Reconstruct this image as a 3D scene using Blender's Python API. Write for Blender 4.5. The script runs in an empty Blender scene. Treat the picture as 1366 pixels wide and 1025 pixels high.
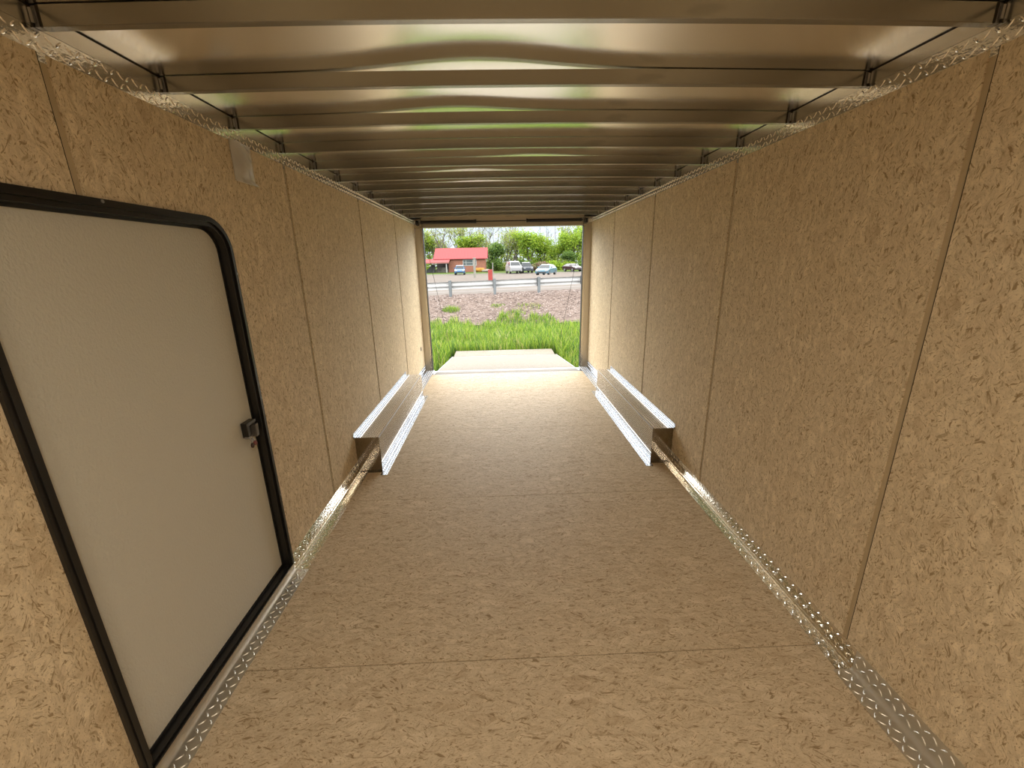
import bpy, bmesh, math, random
import numpy as np
from mathutils import Matrix, Vector
sc = bpy.context.scene
COL = sc.collection
R_ = math.radians
# ---------------------------------------------------------------- camera
cd = bpy.data.cameras.new('camera'); cam = bpy.data.objects.new('camera', cd); COL.objects.link(cam)
cd.sensor_width = 36; cd.lens = 36*557.49/1366; cd.clip_start = .02; cd.clip_end = 600
CR = Vector((0.99921004, -0.03468559, -0.01939584)); CU = Vector((0.02829377, 0.27819378, 0.96010816)); CF = Vector((0.02790612, 0.9598985, -0.2789554))
m = Matrix((CR, CU, -CF)).transposed().to_4x4(); m.translation = (0, 0, 1.5228)
cam.matrix_world = m
sc.camera = cam
sc.view_settings.view_transform = 'Standard'; sc.view_settings.look = 'None'; sc.view_settings.gamma = 1
sc.view_settings.use_curve_mapping = False
sc.view_settings.exposure = 0.62
# ---------------------------------------------------------------- sky: bright overcast, brighter overhead than at the horizon
W = bpy.data.worlds.new('world'); sc.world = W; W.use_nodes = True
nt = W.node_tree; nt.nodes.clear()
def N(t, ty, **k):
    n = t.nodes.new(ty)
    for a, b in k.items(): setattr(n, a, b)
    return n
tc = N(nt, 'ShaderNodeTexCoord'); sp = N(nt, 'ShaderNodeSeparateXYZ'); nt.links.new(tc.outputs['Generated'], sp.inputs[0])
rp = N(nt, 'ShaderNodeValToRGB'); nt.links.new(sp.outputs['Z'], rp.inputs[0])
SKY_LOW, SKY_HIGH = 4.2, 3.6
e = rp.color_ramp.elements; e[0].position = 0.0; e[0].color = (.80, .90, .98, 1)
e[1].position = .85; e[1].color = (SKY_HIGH*1.0, SKY_HIGH*.97, SKY_HIGH*.93, 1)
q = e.new(.10); q.color = (.74, .86, .98, 1)
q = e.new(.18); q.color = (.98*SKY_LOW, 1.0*SKY_LOW, 1.0*SKY_LOW, 1)
q = e.new(.42); q.color = (8.4, 8.3, 8.1, 1)
nz = N(nt, 'ShaderNodeTexNoise'); nz.inputs['Scale'].default_value = 5; nz.inputs['Detail'].default_value = 6
mp = N(nt, 'ShaderNodeMapping'); mp.inputs['Scale'].default_value = (1, 1, 3); nt.links.new(tc.outputs['Generated'], mp.inputs[0]); nt.links.new(mp.outputs[0], nz.inputs[0])
mr = N(nt, 'ShaderNodeMapRange'); mr.inputs['From Min'].default_value = .35; mr.inputs['From Max'].default_value = .65; mr.inputs['To Min'].default_value = .9; mr.inputs['To Max'].default_value = 1.15
nt.links.new(nz.outputs[0], mr.inputs[0])
mx = N(nt, 'ShaderNodeVectorMath', operation='SCALE'); nt.links.new(rp.outputs[0], mx.inputs[0]); nt.links.new(mr.outputs[0], mx.inputs['Scale'])
bg = N(nt, 'ShaderNodeBackground'); nt.links.new(mx.outputs[0], bg.inputs[0]); bg.inputs[1].default_value = .80
wo = N(nt, 'ShaderNodeOutputWorld'); nt.links.new(bg.outputs[0], wo.inputs[0])
FILL_W = 10.5  # power of each fill lamp added behind the camera
OUTK = [1.0]   # reflectance scale of the outdoor materials, set before the outside is built
def lamp(name, loc, power, sx, sy, color):
    l = bpy.data.lights.new(name, 'AREA'); l.shape = 'RECTANGLE'; l.size = sx; l.size_y = sy; l.energy = power; l.color = color
    o = bpy.data.objects.new(name, l); COL.objects.link(o); o.location = loc
    return o
# ---------------------------------------------------------------- measured dimensions
XL, XR = -1.1054, 1.3188
TP, PT, RT, BT = 2.0394, 2.0933, 2.1391, .088
SL, SR, SF, PW = 1.2392, 1.2383, 1.2994, 1.2192
RY, RS = 1.2523, .4034
YB, YF, YS = -2.3, 6.09, 5.818
CROWN = .0137
# ---------------------------------------------------------------- materials
def newmat(name, base=(.5, .5, .5), rough=.5, metal=0.0, spec=.5):
    mt = bpy.data.materials.new(name); mt.use_nodes = True
    b = mt.node_tree.nodes['Principled BSDF']
    b.inputs['Base Color'].default_value = (*base, 1); b.inputs['Roughness'].default_value = rough; b.inputs['Metallic'].default_value = metal
    b.inputs['Specular IOR Level'].default_value = spec
    return mt
def math_(t, op, a, b=None, c=None, clamp=False):
    n = N(t, 'ShaderNodeMath', operation=op); n.use_clamp = clamp
    for i, v in enumerate((a, b, c)):
        if v is None: continue
        if isinstance(v, (int, float)): n.inputs[i].default_value = v
        else: t.links.new(v, n.inputs[i])
    return n.outputs[0]
def ramp(t, src, stops):
    n = N(t, 'ShaderNodeValToRGB'); t.links.new(src, n.inputs[0]); e = n.color_ramp.elements
    e[0].position, e[0].color = stops[0][0], (*stops[0][1], 1); e[1].position, e[1].color = stops[-1][0], (*stops[-1][1], 1)
    for p, c in stops[1:-1]: x = e.new(p); x.color = (*c, 1)
    return n.outputs[0]
def noise(t, vec, scale, detail=4, rough=.55, dist=0.0):
    n = N(t, 'ShaderNodeTexNoise'); n.inputs['Scale'].default_value = scale; n.inputs['Detail'].default_value = detail
    n.inputs['Roughness'].default_value = rough; n.inputs['Distortion'].default_value = dist
    t.links.new(vec, n.inputs['Vector']); return n
def mapping(t, vec, scale=(1, 1, 1), rot=(0, 0, 0), loc=(0, 0, 0)):
    n = N(t, 'ShaderNodeMapping'); n.inputs['Scale'].default_value = scale; n.inputs['Rotation'].default_value = rot; n.inputs['Location'].default_value = loc
    t.links.new(vec, n.inputs[0]); return n.outputs[0]
def mix(t, fac, a, b, mode='MIX'):
    n = N(t, 'ShaderNodeMix', data_type='RGBA', blend_type=mode)
    for i, v in ((0, fac), (6, a), (7, b)):
        if isinstance(v, (int, float)): n.inputs[i].default_value = v
        elif isinstance(v, tuple): n.inputs[i].default_value = (*v, 1)
        else: t.links.new(v, n.inputs[i])
    return n.outputs[2]
def bump(t, mt, h, strength=.3, dist=.01):
    n = N(t, 'ShaderNodeBump'); n.inputs['Strength'].default_value = strength; n.inputs['Distance'].default_value = dist
    t.links.new(h, n.inputs['Height']); t.links.new(n.outputs[0], mt.node_tree.nodes['Principled BSDF'].inputs['Normal'])
def simple(name, base, rough=.6, metal=0.0, var=.12, scale=8.0, bstr=0.0, spec=.5):
    """plain surface with slight procedural colour and roughness variation"""
    base = tuple(x*OUTK[0] for x in base)
    mt = newmat(name, base, rough, metal, spec); t = mt.node_tree; b = t.nodes['Principled BSDF']
    c = N(t, 'ShaderNodeTexCoord'); n = noise(t, c.outputs['Object'], scale, 4)
    lo = tuple(x*(1-var) for x in base); hi = tuple(min(1, x*(1+var)) for x in base)
    t.links.new(ramp(t, n.outputs[0], [(.3, lo), (.7, hi)]), b.inputs['Base Color'])
    if bstr: bump(t, mt, n.outputs[0], bstr, .004)
    return mt
def osb(name, tint, dens=1.0):
    """oriented strand board; the UV map is in metres, strands run along v"""
    mt = newmat(name, tint, .62, 0, .25); t = mt.node_tree; b = t.nodes['Principled BSDF']
    uv = N(t, 'ShaderNodeUVMap').outputs[0]
    warp = noise(t, uv, 16, 2)
    wv = N(t, 'ShaderNodeVectorMath', operation='SCALE'); t.links.new(warp.outputs['Color'], wv.inputs[0]); wv.inputs['Scale'].default_value = .035
    av = N(t, 'ShaderNodeVectorMath', operation='ADD'); t.links.new(uv, av.inputs[0]); t.links.new(wv.outputs[0], av.inputs[1])
    P = av.outputs[0]
    def patch(cell, spread, off, seed):
        """coordinates turned by a random angle inside each strand-sized cell"""
        vo = N(t, 'ShaderNodeTexVoronoi', feature='F1'); vo.inputs['Scale'].default_value = 1
        t.links.new(mapping(t, P, (1/cell, 1/(cell*2.4), 1), loc=(off, off*1.7, 0)), vo.inputs['Vector'])
        sep = N(t, 'ShaderNodeSeparateColor'); t.links.new(vo.outputs['Color'], sep.inputs[0])
        r = N(t, 'ShaderNodeVectorRotate', rotation_type='Z_AXIS'); t.links.new(P, r.inputs['Vector'])
        t.links.new(math_(t, 'MULTIPLY', math_(t, 'SUBTRACT', sep.outputs[2], .5), spread), r.inputs['Angle'])
        o = N(t, 'ShaderNodeVectorMath', operation='ADD'); t.links.new(r.outputs[0], o.inputs[0]); t.links.new(vo.outputs['Color'], o.inputs[1]); return o.outputs[0], sep, vo
    P1, S1, V1 = patch(.022, 2.2, 0, 1); P2, S2, V2 = patch(.040, 1.8, 5.3, 2)
    base = noise(t, mapping(t, P1, (150, 34, 1)), 1, 4, .62)
    b2 = noise(t, mapping(t, P2, (62, 24, 1)), 1, 3, .6)
    big = noise(t, mapping(t, P, (7, 4, 1), loc=(5, 3, 0)), 1, 3)
    col = ramp(t, base.outputs[0], [(.27, tuple(a*c_ for a, c_ in zip(tint, (.50, .45, .38)))), (.44, tuple(x*.92 for x in tint)), (.54, tint), (.72, tuple(min(.97, x*1.32) for x in tint))])
    gr = noise(t, mapping(t, P1, (420, 150, 1)), 1, 2, .6)
    col = mix(t, .35, col, ramp(t, gr.outputs[0], [(.30, tuple(a*c_ for a, c_ in zip(tint, (.45, .40, .34)))), (.5, tint), (.70, tuple(min(.97, x*1.35) for x in tint))]))
    col = mix(t, .42, col, ramp(t, b2.outputs[0], [(.32, tuple(a*c_ for a, c_ in zip(tint, (.62, .56, .50)))), (.50, tint), (.68, tuple(min(.97, x*1.28) for x in tint))]))
    col = mix(t, math_(t, 'MULTIPLY', big.outputs[0], .45), col, tuple(a*c_ for a, c_ in zip(tint, (.90, .82, .72))))
    # strands lying on the surface: some paler, some browner than the rest
    for S_, V_, amt in ((S1, V1, .30), (S2, V2, .32)):
        inside = math_(t, 'LESS_THAN', V_.outputs['Distance'], .45)
        col = mix(t, math_(t, 'MULTIPLY', math_(t, 'MULTIPLY', math_(t, 'GREATER_THAN', S_.outputs[0], .80), inside), amt*1.0), col, tuple(min(.97, x*c_) for x, c_ in zip(tint, (1.30, 1.32, 1.36))))
        col = mix(t, math_(t, 'MULTIPLY', math_(t, 'MULTIPLY', math_(t, 'LESS_THAN', S_.outputs[1], .11*dens), inside), amt*.9), col, tuple(a*c_ for a, c_ in zip(tint, (.62, .52, .42))))
    # thin dark fissures and specks between the strands
    for k, (Q, sx, sy, th, amt) in enumerate(((P2, 135, 36, .645, .85), (P1, 200, 50, .65, .85), (P, 110, 20, .70, .9), (P, 330, 170, .66, .8), (P2, 60, 16, .69, .55))):
        f = noise(t, mapping(t, Q, (sx, sy, 1), (0, 0, .1*k), (k*9.3, k*4.1, 0)), 1, 2, .5, .5)
        mk = N(t, 'ShaderNodeMapRange'); mk.inputs['From Min'].default_value = th-.035; mk.inputs['From Max'].default_value = th+.035; t.links.new(f.outputs[0], mk.inputs[0])
        col = mix(t, math_(t, 'MULTIPLY', mk.outputs[0], amt), col, tuple(a*c_ for a, c_ in zip(tint, (.42, .34, .24))))
    t.links.new(col, b.inputs['Base Color'])
    bump(t, mt, base.outputs[0], .25, .0015)
    return mt
def tread(name, base, rough, cell=.02, metal=1.0, bs=1.0, hgt=.0018, size=1.0):
    """diamond tread plate: raised lens-shaped lugs, alternating +45/-45 degrees; UV in metres"""
    mt = newmat(name, base, rough, metal); t = mt.node_tree; b = t.nodes['Principled BSDF']
    uv = N(t, 'ShaderNodeUVMap').outputs[0]; s = N(t, 'ShaderNodeSeparateXYZ'); t.links.new(uv, s.inputs[0])
    u = math_(t, 'DIVIDE', s.outputs[0], cell); v = math_(t, 'DIVIDE', s.outputs[1], cell)
    fu, fv = math_(t, 'FLOOR', u), math_(t, 'FLOOR', v)
    par = math_(t, 'ABSOLUTE', math_(t, 'MODULO', math_(t, 'ADD', fu, fv), 2.0))
    lu, lv = math_(t, 'SUBTRACT', math_(t, 'SUBTRACT', u, fu), .5), math_(t, 'SUBTRACT', math_(t, 'SUBTRACT', v, fv), .5)
    a = math_(t, 'MULTIPLY', math_(t, 'ADD', lu, lv), .7071); c = math_(t, 'MULTIPLY', math_(t, 'SUBTRACT', lu, lv), .7071)
    d = math_(t, 'SUBTRACT', c, a)
    pp = math_(t, 'MULTIPLY_ADD', d, par, a); qq = math_(t, 'SUBTRACT', math_(t, 'ADD', a, c), pp)
    r = math_(t, 'SQRT', math_(t, 'ADD', math_(t, 'POWER', math_(t, 'ABSOLUTE', math_(t, 'DIVIDE', pp, .52*size)), 2.0), math_(t, 'POWER', math_(t, 'ABSOLUTE', math_(t, 'DIVIDE', qq, .17*size)), 2.0)))
    h = N(t, 'ShaderNodeMapRange', interpolation_type='SMOOTHSTEP'); h.inputs['From Min'].default_value = 1.0; h.inputs['From Max'].default_value = .35
    t.links.new(r, h.inputs[0])
    nz_ = noise(t, mapping(t, uv, (6, 6, 6)), 1, 5)
    rr = N(t, 'ShaderNodeMapRange'); rr.inputs['To Min'].default_value = rough*.75; rr.inputs['To Max'].default_value = rough*1.35; t.links.new(nz_.outputs[0], rr.inputs[0])
    t.links.new(rr.outputs[0], b.inputs['Roughness'])
    if bs: bump(t, mt, h.outputs[0], bs, hgt)
    else: bump(t, mt, noise(t, mapping(t, uv, (55, 80, 1)), 1, 2, .5).outputs[0], .5, .0022)
    return mt
M = {}
M['osb'] = osb('strand_board_wall', (.72, .61, .43))
M['osb_floor'] = osb('strand_board_floor', (.61, .50, .345), 1.5)
M['osb_ramp'] = osb('strand_board_ramp', (.145, .128, .098), 1.2)
M['osb_smooth'] = simple('strand_board_joint', (.52, .42, .27), .6, 0, .06, 30)
M['tread'] = tread('tread_plate', (.86, .84, .79), .10, bs=0)
M['tread_fine'] = tread('tread_plate_fine', (.60, .56, .49), .19, bs=0)
M['tread_bright'] = tread('tread_plate_polished', (.50, .53, .57), .19, bs=0)
M['tread_dull'] = tread('tread_plate_worn', (.72, .69, .62), .40, bs=0)
def brushed(name, base, rough, scale, metal=1.0, blot=.15):
    mt = newmat(name, base, rough, metal); t = mt.node_tree; b = t.nodes['Principled BSDF']
    c = N(t, 'ShaderNodeTexCoord').outputs['Object']
    n = noise(t, mapping(t, c, scale), 1, 4); n2 = noise(t, mapping(t, c, (3, 9, 9)), 1, 3)
    r = N(t, 'ShaderNodeMapRange'); r.inputs['To Min'].default_value = rough*.8; r.inputs['To Max'].default_value = rough*1.12; t.links.new(n.outputs[0], r.inputs[0]); t.links.new(r.outputs[0], b.inputs['Roughness'])
    # small dull smudges from handling
    sm = N(t, 'ShaderNodeMapRange'); sm.inputs['From Min'].default_value = .66; sm.inputs['From Max'].default_value = .72; t.links.new(n2.outputs[0], sm.inputs[0])
    t.links.new(mix(t, math_(t, 'MULTIPLY', sm.outputs[0], blot*2), base, tuple(x*.5 for x in base)), b.inputs['Base Color'])
    return mt
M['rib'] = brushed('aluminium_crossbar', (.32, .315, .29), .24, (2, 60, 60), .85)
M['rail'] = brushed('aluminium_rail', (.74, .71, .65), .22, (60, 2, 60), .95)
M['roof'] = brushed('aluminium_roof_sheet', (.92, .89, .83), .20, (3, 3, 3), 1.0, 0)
def _aniso(mt):
    t = mt.node_tree; b = t.nodes['Principled BSDF']; tg = N(t, 'ShaderNodeTangent', direction_type='UV_MAP'); tg.uv_map = 'uv'
    t.links.new(tg.outputs[0], b.inputs['Tangent']); b.inputs['Anisotropic'].default_value = .85; b.inputs['Anisotropic Rotation'].default_value = .25
_aniso(M['roof'])
M['postmetal'] = brushed('aluminium_post', (.58, .53, .45), .40, (20, 20, 3), .9)
M['smoothplate'] = brushed('aluminium_smooth_plate', (.34, .31, .26), .12, (8, 8, 8), 1.0, .05)
M['black'] = simple('black_painted_metal', (.012, .011, .010), .28, 0, .2, 5)
M['rubber'] = simple('black_rubber_seal', (.010, .010, .010), .5, 0, .2, 9)
M['spring'] = simple('black_spring_steel', (.012, .011, .012), .4, .3, .2, 20)
M['gap'] = simple('dark_sealant', (.02, .015, .01), .8, 0, .2, 9)
M['steel'] = simple('grey_steel', (.35, .35, .36), .4, .8, .15, 10)
def door_mat():
    mt = newmat('pebbled_door_skin', (.62, .60, .52), .45, 0, .4); t = mt.node_tree
    c = N(t, 'ShaderNodeTexCoord').outputs['Object']
    n = noise(t, mapping(t, c, (1, 1, .7)), 120, 3, .6); bump(t, mt, n.outputs[0], 1.0, .0032); return mt
M['door'] = door_mat()
# ---------------------------------------------------------------- mesh helpers
class MB:
    """collects shapes, then links them as one mesh object; uv in metres"""
    def __init__(s): s.v = []; s.f = []; s.mi = []; s.mat = 0
    def add(s, vs, fs):
        o = len(s.v); s.v += [tuple(v) for v in vs]; s.f += [tuple(i+o for i in f) for f in fs]; s.mi += [s.mat]*len(fs); return s
    def box(s, a, b):
        x0, y0, z0 = (min(p, q) for p, q in zip(a, b)); x1, y1, z1 = (max(p, q) for p, q in zip(a, b))
        return s.add([(x0, y0, z0), (x1, y0, z0), (x1, y1, z0), (x0, y1, z0), (x0, y0, z1), (x1, y0, z1), (x1, y1, z1), (x0, y1, z1)],
                     [(0, 3, 2, 1), (4, 5, 6, 7), (0, 1, 5, 4), (1, 2, 6, 5), (2, 3, 7, 6), (3, 0, 4, 7)])
    def prism(s, prof, fn0, fn1):
        n = len(prof); vs = [fn0(*p) for p in prof]+[fn1(*p) for p in prof]
        return s.add(vs, [tuple(range(n))[::-1], tuple(range(n, 2*n))]+[(i, (i+1) % n, n+(i+1) % n, n+i) for i in range(n)])
    def tube(s, pts, r, n=10, cap=True):
        pts = [Vector(p) for p in pts]; rs = r if isinstance(r, (list, tuple)) else [r]*len(pts); o = len(s.v); vs = []; fs = []
        up = Vector((0, 0, 1))
        for i, p in enumerate(pts):
            d = (pts[min(i+1, len(pts)-1)]-pts[max(i-1, 0)]).normalized()
            a = d.cross(up if abs(d.z) < .9 else Vector((1, 0, 0))).normalized(); b = d.cross(a)
            for k in range(n):
                t = 2*math.pi*k/n; vs.append(p+(a*math.cos(t)+b*math.sin(t))*rs[i])
        for i in range(len(pts)-1):
            for k in range(n): fs.append((i*n+k, i*n+(k+1) % n, (i+1)*n+(k+1) % n, (i+1)*n+k))
        if cap: fs += [tuple(range(n))[::-1], tuple(range((len(pts)-1)*n, len(pts)*n))]
        return s.add(vs, fs)
    def build(s, name, mat, parent=None, smooth=False, bevel=0, origin=None, uv='auto'):
        me = bpy.data.meshes.new(name)
        org = Vector(origin) if origin is not None else Vector((0, 0, 0))
        me.from_pydata([tuple(Vector(v)-org) for v in s.v], [], s.f)
        for mm in (mat if isinstance(mat, list) else [mat]): me.materials.append(mm)
        if isinstance(mat, list): me.polygons.foreach_set('material_index', s.mi)
        bm = bmesh.new(); bm.from_mesh(me); bmesh.ops.recalc_face_normals(bm, faces=bm.faces)
        if bevel: bmesh.ops.bevel(bm, geom=list(bm.edges), offset=bevel, segments=2, affect='EDGES', profile=.6)
        lay = bm.loops.layers.uv.new('uv')
        for f in bm.faces:
            nx, ny, nz_ = (abs(c) for c in f.normal)
            for l in f.loops:
                x, y, z = l.vert.co+org
                l[lay].uv = (y, z) if nx >= ny and nx >= nz_ else ((x, z) if ny >= nz_ else (y, x))
            f.smooth = smooth
        bm.to_mesh(me); bm.free()
        o = bpy.data.objects.new(name, me); COL.objects.link(o)
        if origin is not None: o.location = org
        if parent is not None:
            o.parent = parent
            if origin is None: o.matrix_parent_inverse = Matrix.Translation(-Vector(parent.location)) if parent.rotation_euler.z == 0 else parent.matrix_basis.inverted()
            else: o.matrix_parent_inverse = parent.matrix_basis.inverted()
        return o
def tag(o, label=None, cat=None, group=None, kind=None):
    if label: o['label'] = label
    if cat: o['category'] = cat
    if group: o['group'] = group
    if kind: o['kind'] = kind
    return o
def empty(name, loc=(0, 0, 0), rz=0):
    o = bpy.data.objects.new(name, None); o.empty_display_size = .1; COL.objects.link(o); o.location = loc; o.rotation_euler = (0, 0, rz); return o
def copy_tree(o, parent=None):
    c = o.copy(); COL.objects.link(c)
    if parent is not None: c.parent = parent
    for ch in list(o.children): copy_tree(ch, c)
    return c
def lugs(mb, o, U, V, Nn, w, h, cell=.024, size=1.0, hgt=.0024):
    """raised lens-shaped lugs of tread plate over the rectangle o + u*U + v*V, alternating +45/-45 degrees"""
    o, U, V, Nn = Vector(o), Vector(U), Vector(V), Vector(Nn); nu, nv = int(w/cell), int(h/cell)
    if nu < 1 or nv < 1: return mb
    su, sv = w/nu, h/nv; k = 6; vs = []; fs = []
    ring = [(math.cos(2*math.pi*i/k), math.sin(2*math.pi*i/k)) for i in range(k)]
    for i in range(nu):
        for j in range(nv):
            c = o+U*((i+.5)*su)+V*((j+.5)*sv); a = .785 if (i+j) % 2 else -.785; A = U*math.cos(a)+V*math.sin(a); B = -U*math.sin(a)+V*math.cos(a); q = len(vs)
            for p, r in ring: vs.append(c+A*(p*cell*.50*size)+B*(r*cell*.15*size))
            for p, r in ring: vs.append(c+A*(p*cell*.34*size)+B*(r*cell*.065*size)+Nn*hgt)
            fs += [(q+m_, q+(m_+1) % k, q+k+(m_+1) % k, q+k+m_) for m_ in range(k)]+[tuple(q+k+m_ for m_ in range(k))]
    return mb.add(vs, fs)
# ================================================================ TRAILER SHELL
def osb_panel(side, y0, y1, parent, hole=None):
    x = XL if side < 0 else XR; xo = x-.045 if side < 0 else x+.045
    bm = bmesh.new()
    ring = [(y0, .004), (y1, .004), (y1, TP), (y0, TP)]
    def loop(r):
        vs = [bm.verts.new((x, a, b)) for a, b in r]; return [bm.edges.new((vs[i], vs[(i+1) % len(vs)])) for i in range(len(vs))]
    es = loop(ring)
    if hole: es += loop(hole)
    g = bmesh.ops.triangle_fill(bm, edges=es, use_beauty=True)
    fs = [f for f in bm.faces]
    ex = bmesh.ops.extrude_face_region(bm, geom=fs)
    bmesh.ops.translate(bm, verts=[v for v in ex['geom'] if isinstance(v, bmesh.types.BMVert)], vec=(xo-x, 0, 0))
    bmesh.ops.recalc_face_normals(bm, faces=bm.faces)
    lay = bm.loops.layers.uv.new('uv'); off = random.uniform(0, 9)
    for f in bm.faces:
        for l in f.loops: l[lay].uv = (l.vert.co.y+off, l.vert.co.z+off*.7)
    me = bpy.data.meshes.new('wall_panel'); bm.to_mesh(me); bm.free(); me.materials.append(M['osb'])
    o = bpy.data.objects.new('wall_panel', me); COL.objects.link(o); o.parent = parent; return o
random.seed(4)
# door opening (rounded top corners)
DY0, DY1, DZ0, DZ1, DR = .948, 1.832, .062, 1.682, .10
def door_ring(g, r, bottom=DZ0, n=8):
    """closed outline of the doorway grown by g"""
    y0, y1, z1 = DY0-g, DY1+g, DZ1+g; pts = [(y0, bottom), (y1, bottom)]
    for k in range(n+1): t = math.pi/2*k/n; pts.append((y1-r+r*math.cos(t), z1-r+r*math.sin(t)))
    for k in range(n+1): t = math.pi/2*k/n; pts.append((y0+r-r*math.sin(t), z1-r+r*math.cos(t)))
    return pts
GAPW = .024
def wall(side, name, s0):
    x = XL if side < 0 else XR; d = side
    root = MB().box((x+d*.045, YB, -.05), (x+d*.075, YF+.08, RT+.02)).build(name, simple(name+'_skin', (.55, .55, .55), .5)); tag(root, kind='structure')
    ys = [s0+k*PW for k in range(-3, 5)]; edges = [YB]+[y for y in ys if YB+.1 < y < YF-.1]+[YF]
    for a, b in zip(edges[:-1], edges[1:]):
        a2 = a+(GAPW if a > YB else 0)
        if side < 0 and a2 <= DY0 < b:   # doorway spans the joint at SL: these two panels are cut together
            pass
        osb_panel(side, a2, b, root, None) if not (side < 0 and b > DY0-.1 and a2 < DY1+.1) else None
    if side < 0:
        full = [e for e in edges]
        # panels crossed by the doorway: cut as outlines that follow the opening
        ylo = max(e for e in edges if e < DY0-.1)+GAPW; yj = SL; yhi = min(e for e in edges if e > DY1+.1)
        ring = door_ring(.012, DR+.012, .004)
        def cut(yA, yB, left):
            # outline: wall piece minus doorway on one side of the joint
            if left:
                arc = [p for p in ring if p[0] < yB]            # near jamb and its corner
                arc = sorted(arc, key=lambda p: (p[1], p[0])); out = [(yA, .004), (DY0-.012, .004)]+[p for p in arc if p[1] > .01]+[(yB, DZ1+.012), (yB, TP), (yA, TP)]
            else:
                arc = [p for p in ring if p[0] > yA]
                arc = sorted([p for p in arc if p[1] > .01], key=lambda p: (p[1], -p[0]))[::-1]
                out = [(yA, DZ1+.012)]+arc+[(DY1+.012, .004), (yB, .004), (yB, TP), (yA, TP)]
            clean = [out[0]]
            for q_ in out[1:]:
                if abs(q_[0]-clean[-1][0])+abs(q_[1]-clean[-1][1]) > 1e-4: clean.append(q_)
            mb = MB(); mb.prism(clean, lambda a, b: (x, a, b), lambda a, b: (x-.045, a, b))
            o = mb.build('wall_panel', M['osb'], root); return o
        cut(ylo, yj, True); cut(yj+GAPW, yhi, False)
    # joints: recessed smooth strips with a dark shadow gap on the near edge
    for y in edges[1:-1]:
        z0 = DZ1+.02 if side < 0 and DY0 < y < DY1 else .004
        MB().box((x+d*.004, y+.0008, z0), (x+d*.02, y+GAPW-.0008, TP)).build('joint_strip', M['osb_smooth'], root)
        MB().box((x+d*.0, y-.0006, z0), (x+d*.02, y+.0018, TP)).build('joint_gap', M['gap'], root)
    return root
wall(-1, 'wall_left', SL); wall(1, 'wall_right', SR)
tag(MB().box((XL-.075, YB-.05, -.05), (XR+.075, YB, RT+.02)).build('wall_front', M['osb']), kind='structure')
# floor: slab with 4 ft sheets laid on it
fl = tag(MB().box((XL-.075, YB, -.08), (XR+.075, YS-.004, -.016)).build('floor', simple('floor_frame', (.03, .03, .03), .7)), kind='structure')
fy = [SF+k*PW for k in range(-2, 4)]; fe = [YB]+[y for y in fy if y > YB]+[YS]
for i, (a, b) in enumerate(zip(fe[:-1], fe[1:])):
    MB().box((XL-.04, a+.0020, -.016), (XR+.04, b-.0020, 0)).build('floor_sheet', M['osb_floor'], fl)
for me in [o.data for o in fl.children]:
    off = random.uniform(0, 7)
    for l in me.uv_layers[0].data: l.uv = (l.uv[0]+off, l.uv[1]*.8+off*.3)
# screw heads scattered in rows along the sheets
for sx in (XL, XR):
    d = -1 if sx < 0 else 1
def strip_profile(side, y0, y1, z0, z1, mat, name, parent=None, r=.018, width=.078, thick=.003):
    """L-shaped trim with a rounded inside bend along y"""
    x = XL if side < 0 else XR; s = -side
    pr = [(0, z1)]
    for k in range(7): t = math.pi/2*k/6; pr.append((r-r*math.cos(t), r-r*math.sin(t)+z0))
    pr += [(width, z0), (width, z0-.0005)]
    inner = [(a+.0015*1, b+.0025) for a, b in pr[:-1]]; outer = [(0-.001, z1+.0025), (-.001, z0-.001), (width, z0-.001)]
    prof = inner+outer[::-1]
    mb = MB(); n = len(prof); seg = max(1, int((y1-y0)/.5)); vs = []; fs = []
    for j in range(seg+1):
        y = y0+(y1-y0)*j/seg
        for a, b in prof: vs.append((x+s*a, y, b))
    for j in range(seg):
        for i in range(n): fs.append((j*n+i, j*n+(i+1) % n, (j+1)*n+(i+1) % n, (j+1)*n+i))
    fs += [tuple(range(n)), tuple(range(seg*n, seg*n+n))]
    mb.add(vs, fs); Ln = y1-y0; cl_ = .026
    lugs(mb, (x+s*.0015, y0, z0+r*.7), (0, 1, 0), (0, 0, 1), (s, 0, 0), Ln, z1-z0-r*.7, cl_)
    lugs(mb, (x+s*r, y0, z0+.0025), (0, 1, 0), (s, 0, 0), (0, 0, 1), Ln, width-r, cl_)
    o = mb.build(name, mat, parent)
    # unwrap across the bend
    for p in o.data.polygons: p.use_smooth = True
    return o
def shade_flat_edges(o, ang=40):
    try: o.data.set_sharp_from_angle(angle=R_(ang))
    except Exception: pass
tn = 0
def trim(side, y0, y1, z1, width, mat=None, z0=0.0):
    global tn; tn += 1
    o = strip_profile(side, y0, y1, z0, z1, mat or M['tread'], 'trim_%d' % tn, width=width); shade_flat_edges(o, 18); tag(o, kind='structure'); return o
trim(-1, DY1+.037, 2.936, BT, .075)
trim(1, 1.19, 2.946, BT, .062); trim(1, YB, 1.19, BT, .075, M['tread_dull'])
trim(-1, YB, DY0-.04, BT, .075, M['tread_dull'])
trim(-1, 4.78, YF, BT, .13, M['tread_bright']); trim(1, 4.78, YF, BT, .13, M['tread_bright'])
# plate along the doorway threshold
trim(-1, DY0-.04, DY1+.037, .033, .075, M['tread_dull'])
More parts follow.
